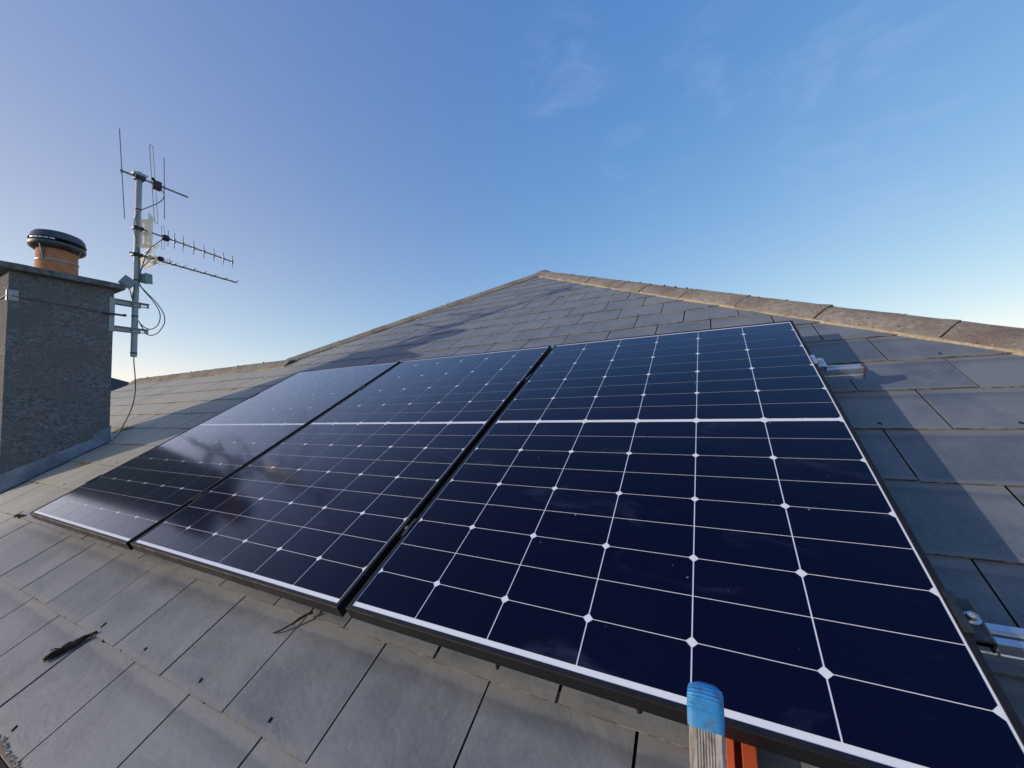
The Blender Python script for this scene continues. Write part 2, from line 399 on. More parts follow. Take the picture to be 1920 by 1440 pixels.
# planes behind the front slope
hR0 = AX + RN * WW; 
def meet(p, d, q, e):
    den = d.x * e.y - d.y * e.x; r = q - p; k = (r.x * e.y - r.y * e.x) / den; return p + d * k
apx = meet(AX + RN * WW, RD, AX + LN * WW, LD)
rE = (AX + RN * WW) + RD * ((VE - (AX + RN * WW).y) / RD.y)
lR = (AX + LN * WW) + LD * ((VR - (AX + LN * WW).y) / LD.y)
lE = (AX + LN * WW) + LD * ((VE - (AX + LN * WW).y) / LD.y)
zb = -H - .006
apW, rEW, lRW, lEW = rw(*apx, zb), rw(*rE, zb), rw(*lR, zb), rw(*lE, zb)
dk = MB()
z2 = -H - .016
dk.face([rw(UL, VE, z2), rw(*rE, z2), rw(*apx, z2), rw(*lR, z2), rw(UL, VR, z2)], 0)
BY = 9.5
bk = Vector((0, BY, 0))
def sl_plane(pts): dk.face(pts, 1)
sl_plane([rEW, rEW + bk, apW + bk * .55, apW])                       # right slope
sl_plane([lEW + Vector((0, 3.6, 0)), lRW, apW, apW + bk * .55, lEW + bk])
rgL = rw(UL, VR, zb); hb = rgL.z - rEW.z
sl_plane([rgL, rw(*lR, zb), rw(*lR, zb) + Vector((0, hb / SA * CA, -hb)), rgL + Vector((0, hb / SA * CA, -hb))])
dk.build('roof_deck', [M_['under'], M_['slate']], house, HI, weld=False)

# walls, fascia, gutter
eaveY, eaveZ = rw(0, VE, -H).y, rw(0, VE, -H).z
w = MB()
w.box((UL + .15, eaveY + .42, GZ - .3), (rEW.x - .45, eaveY + .70, eaveZ + .02))
w.box((UL + .15, eaveY + .70, GZ - .3), (UL + .43, rgL.y + 2.1, eaveZ + .02))
w.box((rEW.x - .73, eaveY + .70, GZ - .3), (rEW.x - .45, BY - 1, eaveZ + .02))
gz = rgL.z - .06
w.prism([(eaveY + .42, eaveZ + .02), (rgL.y + (rgL.y - eaveY - .42), eaveZ + .02), (rgL.y, gz - .05)], 0, UL + .15, UL + .43)
w.build('wall', M_['wall'], house, HI)
w = MB(); w.box((UL + .02, eaveY + .05, eaveZ - .20), (rEW.x - .05, eaveY + .075, eaveZ - .02))
w.box((UL + .02, eaveY + .075, eaveZ - .20), (rEW.x - .05, eaveY + .42, eaveZ - .185)); w.build('fascia', M_['gwall'], house, HI)
w = MB(); gy = eaveY - .068; gr_ = .071
out = [(gy + gr_ * math.cos(a), eaveZ - .035 + gr_ * math.sin(a)) for a in [math.pi + math.pi * i / 12 for i in range(13)]]
inn = [(gy + (gr_ - .003) * math.cos(a), eaveZ - .035 + (gr_ - .003) * math.sin(a)) for a in [2 * math.pi - math.pi * i / 12 for i in range(13)]]
w.prism(out + inn, 0, UL, rEW.x)
gutter = w.build('gutter', M_['gut'], house, HI)

# ridge and hip tiles
def ridge_run(p0, d, w1, w2, n1, n2, L, count, start=0, jit=.004):
    up = Vector((0, 0, 1))
    for i in range(count):
        mbt = MB(); a = start + i * L + .002; b_ = start + (i + 1) * L - .004
        o1, o2 = Vector((random.uniform(-jit, jit),) * 3) * .6, Vector((random.uniform(-jit, jit),) * 3) * .6
        wl = .132 + random.uniform(-.004, .004); th = .016; e = .038
        def sec(t, o, grow=0.):
            c = p0 + d * t + o
            A = c + w1 * (wl) + n1 * (.012 + grow); B = c + w1 * .045 + n1 * .030 + up * .012; K = c + up * (e + grow)
            K1 = c + w1 * .018 + up * (e - .002 + grow); K2 = c + w2 * .018 + up * (e - .002 + grow)
            C = c + w2 * .045 + n2 * .030 + up * .012; D = c + w2 * (wl) + n2 * (.012 + grow)
            outer = [A, B, K1, K, K2, C, D]
            inner = [D - n2 * th, C - n2 * th, K - up * th * 1.3, B - n1 * th, A - n1 * th]
            return outer + inner
        NS = 7; secs = [sec(a + (b_ - a) * j / NS, o1.lerp(o2, j / NS) + n1 * .0035 * noise.noise(Vector((i * 3.1, j * .7, p0.x))), .003 if j == NS else 0) for j in range(NS + 1)]
        for s0, s1 in zip(secs, secs[1:]):
            for q in range(len(s0)):
                r_ = (q + 1) % len(s0); mbt.face([s0[q], s0[r_], s1[r_], s1[q]], 0)
        mbt.face(list(reversed(secs[0]))); mbt.face(secs[-1])
        # fixings and moss nubs along the crest
        for q in range(random.choice((2, 3, 3))):
            tt = a + random.uniform(.05, L - .06); c = p0 + d * tt + up * (e - .004) + w2 * random.uniform(-.012, .02)
            r0 = random.uniform(.006, .010)
            mbt.lathe([(0, r0), (r0 * .7, r0 * .8), (r0, r0 * .2), (r0 * .9, -r0)], c, 7, 1)
        mbt.build('ridge_tile', [M_['ridge'], M_['darkmoss'] if i % 3 else M_['lichen']], roof, MR.inverted(), origin=MR.inverted() @ p0 if False else None, smooth=35)
    # mortar bed under the front wing
    mo = MB(); n = int(count * L / .03)
    for j in range(n):
        def pt(jj, side, lift):
            t = start + jj * .03; q = noise.noise(Vector((jj * .45, side * 5, p0.x))) * .006
            return p0 + d * t + w1 * (.120 + side * .020 + q) + n1 * lift
        mo.face([pt(j, 0, .012), pt(j + 1, 0, .012), pt(j + 1, .7, .008), pt(j, .7, .008)])
        mo.face([pt(j, .7, .008), pt(j + 1, .7, .008), pt(j + 1, 1, -.004), pt(j, 1, -.004)])
    mo.build('mortar', M_['mortar'], roof, MR.inverted(), smooth=60)
nF = Vector((0, -SA, CA))
def perp_down(n, d):
    w_ = n.cross(d).normalized()
    return w_ if w_.z < 0 else -w_
dRw = (rEW - apW).normalized(); nRt = Vector((0, 1, 0)).cross(dRw).normalized(); nRt = nRt if nRt.z > 0 else -nRt
dLw = (lRW - apW).normalized(); nLt = Vector((0, 1, 0)).cross(dLw).normalized(); nLt = nLt if nLt.z > 0 else -nLt
off = nF * .006
ridge_run(apW + off, dRw, perp_down(nF, dRw), perp_down(nRt, dRw), nF, nRt, .49, 14, .02)
ridge_run(apW + off, dLw, perp_down(nF, dLw), perp_down(nLt, dLw), nF, nLt, .49, int((lRW - apW).length / .49), .02)
dX = Vector((-1, 0, 0)); nB = Vector((0, SA, CA))
nr = int((lRW.x - UL) / .45) ; ridge_run(Vector((lRW.x + .22, lRW.y, lRW.z)) + off, dX, perp_down(nF, dX), perp_down(nB, dX), nF, nB, (lRW.x + .22 - UL) / nr, nr)
# apex cap
w = MB(); w.lathe([(0, .062), (.05, .056), (.10, .034), (.13, .004), (.12, -.03)], apW + off + Vector((0, .03, -.012)), 20); w.build('ridge_tile', M_['ridge'], roof, MR.inverted(), smooth=50)

# lichen / moss growing on the slates
def clump(name, pts, material, r, hgt, label=None, seed=0, parent=None, count=26, ax=0.):
    random.seed(seed); mb = MB()
    for i in range(count):
        u, v = random.choice(pts); a = random.uniform(0, 6.28); q = random.random() ** .7 * r * (1 if count > 10 else .5)
        du, dv = q * math.cos(a) * 1.8, q * math.sin(a) * .6
        cu, cv = u + du * math.cos(ax) - dv * math.sin(ax), v + du * math.sin(ax) + dv * math.cos(ax)
        rr = random.uniform(.25, .6) * r * .55 * (1 - .5 * q / r); n = 9; ring = []; hh = hgt * random.uniform(.5, 1)
        z = -H + (.003 if material is M_['pale'] else -.001)
        base = [(cu + rr * random.uniform(.6, 1.3) * math.cos(6.28 * k / n), cv + rr * random.uniform(.5, 1.1) * math.sin(6.28 * k / n), z) for k in range(n)]
        mid = [(cu + (p[0] - cu) * .7, cv + (p[1] - cv) * .7, z + hh * .8 + random.uniform(0, .002)) for p in base]
        for k in range(n):
            mb.face([base[k], base[(k + 1) % n], mid[(k + 1) % n], mid[k]]); mb.face([mid[k], mid[(k + 1) % n], (cu, cv, z + hh)])
    o = mb.build(name, material, parent, Matrix() if parent else MR, smooth=60)
    if label: o['label'] = label
    return o
CL = [('lichen', 'lichen', .045, .006, [(-3.43, 1.675)], 34, .55), ('lichen', 'lichen', .05, .006, [(-4.21, 1.425)], 18, 0), ('lichen', 'lichen', .035, .005, [(-3.96, 1.18)], 12, 0),
      ('moss', 'moss', .085, .008, [(-3.98, .925)], 46, .15), ('moss', 'lichen', .05, .005, [(-3.39, .458)], 24, .3), ('lichen', 'lichen', .04, .006, [(-1.24, 3.39)], 16, 0),
      ('moss', 'darkmoss', .022, .014, [(-2.84, -.005)], 12, .2)]
random.seed(11)
for k in range(-1, 9):
    for _ in range(3): CL.append(('moss', 'moss', random.uniform(.012, .03), .005, [(random.uniform(-6.6, -3.4), V0 + GA * k)], 6, 0))
for u in (-.33, -.92, -1.24, .35, -.80, -1.55): CL.append(('moss', 'darkmoss', .010, .006, [(u, V0 - (GA if u < .2 else 0))], 5, 0))
for q in range(9): CL.append(('moss', 'pale', .016, .0045, [(-.90 + q * .034, VE + random.uniform(-.002, .006))], 9, 0))
for q, (nm, mt, r_, h_, p_, n_, ax) in enumerate(CL): clump(nm, p_, M_[mt], r_, h_, None, q + 1, roof, n_, ax)
random.seed(5)

# chimney ----------------------------------------------------------------
CX0, CX1, CY0, CY1 = -4.255, -3.765, .130, .700
c = MB()
c.box((CX0, CY0, -.9), (CX1, CY1, 1.566))
bm_ = c
chim = c.build('chimney', M_['render_'], house, HI, bevel=.006)
def cpart(mb, name, mats, **kw):
    o = mb.build(name, mats, chim, Matrix(), **kw); return o
s_ = MB(); OV = .055
# slab with worn, slightly wavy edge
nx, ny = 14, 16
def slabpt(i, j, top):
    x = CX0 - OV + (CX1 - CX0 + 2 * OV) * i / nx; y = CY0 - OV + (CY1 - CY0 + 2 * OV) * j / ny
    k = noise.noise(Vector((x * 9, y * 9, top * 3)))
    if i in (0, nx): x += k * .004
    if j in (0, ny): y += k * .004
    return (x, y, (1.607 if top else 1.562) + (k * .003 if top else k * .002))
for i in range(nx):
    for j in range(ny):
        s_.face([slabpt(i, j, 1), slabpt(i + 1, j, 1), slabpt(i + 1, j + 1, 1), slabpt(i, j + 1, 1)])
        s_.face([slabpt(i, j, 0), slabpt(i, j + 1, 0), slabpt(i + 1, j + 1, 0), slabpt(i + 1, j, 0)])
for i in range(nx):
    for j in (0, ny): s_.face([slabpt(i, j, 0), slabpt(i + 1, j, 0), slabpt(i + 1, j, 1), slabpt(i, j, 1)])
for j in range(ny):
    for i in (0, nx): s_.face([slabpt(i, j, 0), slabpt(i, j + 1, 0), slabpt(i, j + 1, 1), slabpt(i, j, 1)])
cpart(s_, 'capping_slab', M_['slab'], bevel=.004)
PC = Vector((-4.01, .42, 0))
p_ = MB(); p_.lathe([(.132, 1.600), (.130, 1.64), (.121, 1.66), (.118, 1.80), (.119, 1.86), (.126, 1.875), (.126, 1.90), (.10, 1.90), (.10, 1.62)], PC, 40)
p_.lathe([(.175, 1.598), (.165, 1.62), (.13, 1.645)], PC, 30, 1)
cpart(p_, 'chimney_pot', [M_['clay'], M_['slab']], smooth=40)
k_ = MB(); tilt = Matrix.Rotation(R(-2.5), 4, 'X')
PK = PC + Vector((0, 0, 1.9))
k_.lathe([(0, .094), (.06, .093), (.115, .087), (.138, .078), (.152, .058), (.160, .024), (.164, .016), (.158, .012), (.0, .014)], PK, 40, M=tilt)
k_.lathe([(.160, -.040), (.165, -.028), (.163, -.012), (.148, -.006), (.118, -.006), (.118, -.062), (.145, -.054), (.160, -.040)], PK, 40, M=tilt)
for a in range(5):                                        # pale tabs added to stand in for light dashes between cap and ring
    an = R(-72 + a * 12)
    k_.box((.148, -.014, -.0045), (.1645, .014, .0035), m=1, M=Matrix.Translation(PK + Vector((0, 0, .004))) @ tilt @ Matrix.Rotation(an, 4, 'Z'))
cpart(k_, 'cowl', [M_['cowl'], M_['alu']], smooth=35)
w = MB(); ring = [PC + Vector((.1225 * math.cos(a), .1225 * math.sin(a), 1.745)) for a in [2 * math.pi * i / 32 for i in range(33)]]
for r0, r1 in zip(ring, ring[1:]):
    u3 = Vector((0, 0, .010)); o0, o1 = (r0 - PC), (r1 - PC)
    w.face([r0, r1, r1 + u3, r0 + u3])
for a in (-2.5, -.9, .75, 2.3):
    d_ = Vector((math.cos(a), math.sin(a), 0)); b0 = PC + d_ * .123 + Vector((0, 0, 1.735))
    w.tube([b0 + d_ * .03, b0 + d_ * .003 + Vector((0, 0, .012)), PC + d_ * .158 + Vector((0, 0, 1.872))], .0022, 6)
cpart(w, 'cowl_strap', M_['galv'])
# dark vertical leg of the cowl on the pot
w = MB(); a = -.95; d_ = Vector((math.cos(a), math.sin(a), 0)); s3 = Vector((-d_.y, d_.x, 0)) * .012
b0 = PC + d_ * .1245; w.face([b0 - s3 + Vector((0, 0, 1.75)), b0 + s3 + Vector((0, 0, 1.75)), b0 + s3 + Vector((0, 0, 1.87)), b0 - s3 + Vector((0, 0, 1.87))])
cpart(w, 'cowl_leg', M_['cowl'])
# lead flashing: stepped upstand on the faces and an apron on the slates
def rz(y): return (y + H / SA * 0) * math.tan(PA)
def roofZ(y, lift=0.): # world Z of slate surface at world Y
    v = (y + (-H + lift) * SA) / CA; return v * SA + (-H + lift) * CA
fl = MB(); F = .0035
def up_strip(x, y0, y1, h0, h1, n=10):
    for i in range(n):
        a, b_ = y0 + (y1 - y0) * i / n, y0 + (y1 - y0) * (i + 1) / n
        fl.face([(x, a, roofZ(a, .004)), (x, b_, roofZ(b_, .004)), (x, b_, roofZ(b_) + h0 + (h1 - h0) * (i + 1) / n), (x, a, roofZ(a) + h0 + (h1 - h0) * i / n)])
sides = ((CX1 + F, CY0 - F, CY1 - .035, .135, .085), (CX1 + F * 2, CY1 - .105, CY1 + F, .132, .132))
for sd in sides: up_strip(*sd)
fl.face([(CX1 + .005, CY0 - .02, roofZ(CY0 - .02, .012)), (CX1 + .034, CY0 - .02, roofZ(CY0 - .02, .009)), (CX1 + .034, CY1 + .02, roofZ(CY1 + .02, .009)), (CX1 + .005, CY1 + .02, roofZ(CY1 + .02, .012))])
fl.face([(CX0 - .02, CY0 - F, roofZ(CY0, .004)), (CX1 + F, CY0 - F, roofZ(CY0, .004)), (CX1 + F, CY0 - F, roofZ(CY0) + .135), (CX0 - .02, CY0 - F, roofZ(CY0) + .135)])
fl.face([(CX0 - .05, CY0 - .15, roofZ(CY0 - .15, .010)), (CX1 + .034, CY0 - .15, roofZ(CY0 - .15, .010)), (CX1 + .034, CY0, roofZ(CY0, .012)), (CX0 - .05, CY0, roofZ(CY0, .012))])
fl.face([(CX0 - .02, CY1 + F, roofZ(CY1, .004)), (CX1 + F, CY1 + F, roofZ(CY1, .004)), (CX1 + F, CY1 + F, roofZ(CY1) + .12), (CX0 - .02, CY1 + F, roofZ(CY1) + .12)])
o = cpart(fl, 'flashing', M_['lead'], weld=False); sm = o.modifiers.new('t', 'SOLIDIFY'); sm.thickness = .0025; sm.offset = 1
w = MB()
w.box((CX0 + .05, CY0 - .0325, GZ * 0 - .3), (CX0 + .06, CY0 - .03, -.29)) if False else None
# lashing wire with corner plates, round the chimney
lw = MB(); q = .006
loop = [(CX1 + q, CY0 + .02, 1.372), (CX1 + q, CY1 - .03, 1.345), (CX1 - .02, CY1 + q, 1.345), (CX0 + .02, CY1 + q, 1.352), (CX0 - q, CY1 - .03, 1.354), (CX0 - q, CY0 + .02, 1.364), (CX0 + .02, CY0 - q, 1.364), (CX1 - .02, CY0 - q, 1.372), (CX1 + q, CY0 + .02, 1.372)]
lw.tube(loop, .0035, 6)
cpart(lw, 'lashing_wire', M_['cable'])
w = MB(); w.box((CX1 - .035, CY0 - .005, 1.335), (CX1 + .005, CY0 - .0005, 1.415)); w.box((CX1 + .0005, CY0 - .005, 1.335), (CX1 + .005, CY0 + .050, 1.415)); cpart(w, 'corner_plate', M_['galv'])

# ------------------------------------------------------------------ aerial mast
PX, PY = -3.80, .85
mast = empty('aerial_mast', (PX, PY, .99))
tag(mast, 'grey steel aerial pole bracketed to the back of the rendered chimney', 'mast')
def WI(o): return Matrix.Translation(-Vector(o.location))
w = MB(); w.lathe([(0, 2.70), (.020, 2.70), (.0225, 2.695), (.0225, 1.62), (.0225, .995), (.018, .993), (.019, 1.05), (0, 1.05)], (PX, PY, 0), 20)
pole = w.build('pole', M_['galv'], mast, WI(mast), smooth=40)
for z in (1.026, 1.36, 1.69, 2.345):
    w = MB(); w.lathe([(.0220, z - .006), (.0245, z - .005), (.0245, z + .005), (.0220, z + .006)], (PX, PY, 0), 16); w.build('tape_band', M_['plast'], mast, WI(mast), smooth=40)
w = MB()
w.box((-3.87, CY1 + .001, 1.195), (-3.762, CY1 + .005, 1.49)); w.box((-3.7640 + .0005, CY1 - .03, 1.195), (-3.7595, CY1 + .005, 1.49))
w.build('wall_plate', M_['galv'], mast, WI(mast), bevel=.001)
for z in (1.478, 1.243):                                   # slotted angle arms either side of the pole
    w = MB(); xo = PX + .030
    y0, y1 = CY1 + .005, .935
    # vertical web with two slots (frame of boxes) facing the camera
    w.box((xo, y0, z - .036), (xo + .003, y1, z - .026)); w.box((xo, y0, z - .014), (xo + .003, y1, z))
    for a, b_ in ((y0, .805), (.83, .868), (.918, y1)): w.box((xo, a, z - .026), (xo + .003, b_, z - .014))
    w.box((xo - .002, y0, z), (xo + .026, y1, z + .003))
    w.build('bracket_arm', M_['galv'], mast, WI(mast))
    w = MB(); w.box((PX - .033, y0, z - .034), (PX - .030, .90, z)); w.tube([(PX - .040, .875, z - .020), (xo + .008, .875, z - .020)], .004, 6); w.tube([(PX - .040, .823, z - .020), (xo + .008, .823, z - .020)], .004, 6)
    w.build('u_bolt', M_['aludull'], mast, WI(mast))
w = MB(); w.box((-3.755, .63, 1.335), (-3.740, .775, 1.350)); w.lathe([(0, .0), (.012, .0), (.012, .012), (0, .012)], (-3.748, .765, 1.343), 6); w.build('tension_bolt', M_['plast'], mast, WI(mast))

AXX = -3.775                                               # booms pass just in front of the pole
def lerp(a, b, t): return a + (b - a) * t
def aerial(name, label, y0, z0, y1, z1, r):
    o = empty(name, (AXX + .02, PY, lerp(z0, z1, (PY - y0) / (y1 - y0)))); tag(o, label, 'aerial')
    w = MB(); w.tube([(AXX, y0, z0), (AXX, y1, z1)], r, 4); w.build('boom', M_['aludull'], o, WI(o))
    w = MB(); zc = lerp(z0, z1, (PY - y0) / (y1 - y0))
    w.box((AXX - .055, PY - .035, zc - .012), (AXX + .012, PY + .035, zc + .014)); w.tube([(AXX + .012, PY - .02, zc), (AXX + .030, PY - .02, zc)], .004, 6)
    w.build('mast_clamp', M_['plast'], o, WI(o), bevel=.003)
    return o
def rod(w, a, b, r): w.tube([a, b], r, 6)
# VHF aerial, vertical rods
A1 = aerial('radio_aerial', 'three element radio aerial with long vertical rods at the very top of the mast', .709, 2.640, 1.215, 2.632, .0085)
for (ya, za), (yb, zb_) in (((.699, 3.015), (.752, 2.215)), ((1.018, 2.929), (1.033, 2.329))):
    w = MB(); rod(w, (AXX, ya, za), (AXX, yb, zb_), .0036); w.lathe([(0, -.012), (.009, -.012), (.009, .012), (0, .012)], (AXX, lerp(ya, yb, .47), 2.637), 8)
    w.build('rod', M_['aludull'], A1, WI(A1))
w = MB(); X0 = AXX + .014
def loop_pts(yt, zt, yb, zb2, wd):
    P = []
    for i in range(9): a = math.pi * i / 8; P.append((X0, yt + wd * math.cos(a), zt + wd * math.sin(a)))
    for i in range(9): a = math.pi + math.pi * i / 8; P.append((X0, yb + wd * math.cos(a), zb2 + wd * math.sin(a)))
    P.append(P[0]); return P
w.tube(loop_pts(.915, 2.975, .967, 2.270, .012), .0032, 6); w.build('folded_dipole', M_['galv'], A1, WI(A1))
w = MB(); w.box((AXX - .02, .935, 2.585), (AXX + .03, 1.000, 2.665)); w.box((AXX - .01, .925, 2.66), (AXX + .025, .945, 2.685)); w.build('junction_box', M_['plast'], A1, WI(A1), bevel=.008)
w = MB(); w.box((AXX - .05, .80, 2.66), (AXX + .01, .89, 2.685)); w.tube([(AXX, .885, 2.65), (AXX + .01, .905, 2.69)], .004, 6); w.build('mast_bracket', M_['galv'], A1, WI(A1), bevel=.002)
# UHF aerial, vertical elements
A2 = aerial('television_aerial', 'television aerial with short vertical rods and upright cream reflector, middle of the mast', .811, 2.172, 1.632, 2.108, .0075)
def zb2(y): return lerp(2.172, 2.108, (y - .811) / .821)
for i, y in enumerate((1.065, 1.115, 1.184, 1.273, 1.361, 1.451, 1.540, 1.627)):
    w = MB(); hl = lerp(.078, .066, i / 7); rod(w, (AXX, y, zb2(y) - hl), (AXX, y, zb2(y) + hl), .0030); w.box((AXX - .008, y - .007, zb2(y) - .022), (AXX + .009, y + .007, zb2(y) + .018))
    w.build('rod', M_['aludull'], A2, WI(A2))
w = MB(); X0 = AXX + .006; w.tube(loop_pts(1.022, 2.247, 1.026, 2.042, .010), .0024, 6); w.build('folded_dipole', M_['galv'], A2, WI(A2))
w = MB(); w.lathe([(0, -.030), (.020, -.028), (.030, -.012), (.030, .012), (.020, .028), (0, .030)], (AXX, 1.045, 2.150), 14, M=Matrix.Rotation(R(90), 4, 'X')); w.build('junction_box', M_['plast'], A2, WI(A2), smooth=40)
def slotted(w, c, ax, bx, la, lb, nslot, th, nrm):
    """rectangular plate with long slots: a frame of bars"""
    def bar(a0, a1, b0, b1):
        P = [c + ax * a + bx * b + nrm * t for t in (0, th) for a, b in ((a0, b0), (a1, b0), (a1, b1), (a0, b1))]
        for f_ in ((0, 1, 2, 3), (7, 6, 5, 4), (0, 4, 5, 1), (1, 5, 6, 2), (2, 6, 7, 3), (3, 7, 4, 0)): w.face([P[i] for i in f_])
    fr = lb * .13
    bar(0, la, 0, fr); bar(0, la, lb - fr, lb); bar(0, la, lb * .44, lb * .56)
    bw = la / (nslot * 2 + 1) 
    for s0, s1 in ((fr, lb * .44), (lb * .56, lb - fr)):
        for i in range(nslot + 1): bar(i * 2 * bw, i * 2 * bw + bw, s0, s1)
w = MB()
slotted(w, Vector((AXX - .09, .885, 2.02)), Vector((.82, .57, 0)).normalized(), Vector((0, 0, 1)), .105, .27, 2, .006, Vector((0, 1, 0)))
slotted(w, Vector((AXX - .004, .945, 2.04)), Vector((.82, -.57, 0)).normalized(), Vector((0, 0, 1)), .105, .27, 2, .006, Vector((0, 1, 0)))
w.build('reflector', M_['cream'], A2, WI(A2), weld=False)
# lower UHF aerial, horizontal elements
A3 = aerial('television_aerial', 'television aerial with stubby horizontal rods and tilted cream reflector, lowest on the mast', .787, 1.925, 1.672, 1.892, .0085)
def zb3(y): return lerp(1.925, 1.892, (y - .787) / .885)
for i, y in enumerate((1.075, 1.119, 1.188, 1.271, 1.363, 1.459, 1.559, 1.664)):
    w = MB(); hl = lerp(.075, .062, i / 7); rod(w, (AXX - hl, y, zb3(y) + .006), (AXX + hl, y, zb3(y) + .006), .0034); w.box((AXX - .018, y - .007, zb3(y) - .004), (AXX + .018, y + .007, zb3(y) + .012))
    w.build('rod', M_['aludull'], A3, WI(A3))
w = MB(); P = []
for i in range(9): a = -math.pi / 2 + math.pi * i / 8; P.append((AXX + .105 + .010 * math.cos(a), 1.040, zb3(1.04) + .010 * math.sin(a)))
for i in range(9): a = math.pi / 2 + math.pi * i / 8; P.append((AXX - .105 + .010 * math.cos(a), 1.040, zb3(1.04) + .010 * math.sin(a)))
P.append(P[0]); w.tube(P, .0024, 6); w.build('folded_dipole', M_['galv'], A3, WI(A3))
w = MB(); w.lathe([(0, -.020), (.018, -.018), (.028, -.006), (.026, .010), (.014, .018), (0, .018)], (AXX, 1.012, zb3(1.01) + .022), 14); w.build('junction_box', M_['plast'], A3, WI(A3), smooth=40)
w = MB()
slotted(w, Vector((AXX - .15, .905, 1.945)), Vector((0, .45, .9)).normalized(), Vector((1, 0, 0)), .085, .30, 1, .006, Vector((0, 1, 0)))
slotted(w, Vector((AXX - .15, .905, 1.925)), Vector((0, .45, -.9)).normalized(), Vector((1, 0, 0)), .085, .30, 1, .006, Vector((0, 1, 0)))
w.build('reflector', M_['cream'], A3, WI(A3), weld=False)

# amplifier boxes strapped to the pole
def abox(name, label, c, s, rot):
    e = empty(name, c); tag(e, label, 'junction box', 'weatherproof boxes strapped to the aerial pole')
    w = MB(); Mx = Matrix.Rotation(R(rot[2]), 4, 'Z') @ Matrix.Rotation(R(rot[0]), 4, 'X') @ Matrix.Rotation(R(rot[1]), 4, 'Y')
    w.box((-s[0] / 2, -s[1] / 2, -s[2] / 2), (s[0] / 2, s[1] / 2, s[2] / 2), M=Mx); w.build('housing', M_['boxg'], e, Matrix(), bevel=.010)
    w = MB(); w.box((s[0] / 2 - .004, -s[1] / 2 - .004, -s[2] / 2 - .004), (s[0] / 2 + .006, s[1] / 2 + .004, s[2] / 2 + .004), M=Mx); w.build('lid', M_['boxg'], e, Matrix(), bevel=.004)
    w = MB(); d = Vector((PX, PY, c[2])) - Vector(c); w.tube([Vector((0, 0, -.01)), d * .9 + Vector((0, 0, -.02))], .006, 6); w.build('strap', M_['plast'], e, Matrix())
abox('amplifier_box', 'grey-blue weatherproof box leaning out to the chimney side of the pole', (-3.775, .780, 1.648), (.05, .085, .075), (-32, 0, 0))
abox('amplifier_box', 'grey-blue weatherproof box on the panel side of the pole', (-3.775, .908, 1.716), (.055, .062, .085), (4, 0, 25))

def cable(label, pts, r=.0042, x=-3.768):
    w = MB(); P = [(x, y, z) for y, z in pts]; w.tube(P, r, 6, smooth_path=6)
    o = w.build('cable', M_['cable'], None, origin=P[0], smooth=60); tag(o, label, 'cable'); return o
cable('thin cable looping from the top radio aerial box back to the pole', [(.996, 2.601), (1.019, 2.579), (1.023, 2.547), (1.008, 2.502), (.971, 2.452), (.928, 2.407), (.862, 2.343)])
cable('thin cable running down the left side of the pole past the aerial clamps', [(.845, 2.326), (.828, 2.271), (.815, 2.21), (.817, 2.132), (.83, 2.058), (.838, 2.0), (.853, 1.953), (.862, 1.86), (.864, 1.74), (.865, 1.66)])
cable('cable from the middle television aerial curving down to the pole', [(1.018, 2.124), (.975, 2.068), (.934, 2.009), (.905, 1.948), (.895, 1.898), (.876, 1.807), (.863, 1.749)])
cable('cable from the lowest television aerial curving down to the pole', [(.984, 1.94), (.936, 1.904), (.902, 1.846), (.879, 1.808), (.869, 1.758), (.865, 1.665)])
cable('inner of the two big cable loops hanging beside the bracket arms', [(.865, 1.657), (.889, 1.61), (.938, 1.552), (.981, 1.492), (1.01, 1.435), (1.018, 1.374), (1.004, 1.308), (.974, 1.268), (.944, 1.255), (.909, 1.265), (.879, 1.294), (.862, 1.321)])
cable('outer of the two big cable loops hanging beside the bracket arms', [(.862, 1.64), (.880, 1.622), (.926, 1.573), (.975, 1.522), (1.019, 1.461), (1.045, 1.403), (1.05, 1.34), (1.035, 1.29), (1.005, 1.234), (.97, 1.205), (.946, 1.198), (.916, 1.212), (.888, 1.265), (.866, 1.31)], x=-3.762)
cable('short drooping cable from the chimney side box to the pole', [(.79, 1.60), (.805, 1.565), (.817, 1.508), (.824, 1.532), (.832, 1.617)])
w = MB(); P = [(-3.80, .85, 1.04), (-3.795, .852, .93), (-3.785, .857, .844), (-3.78, .862, .702), (-3.776, .849, .583), (-3.775, .826, .489), (-3.768, .79, .398), (-3.75, .758, .325), (-3.735, .722, .278)]
w.tube(P, .0045, 6, smooth_path=6); o = w.build('cable', M_['cable'], None, origin=P[-1], smooth=60)
tag(o, 'long dark cable dropping from the open pole foot to the slates behind the chimney', 'cable')

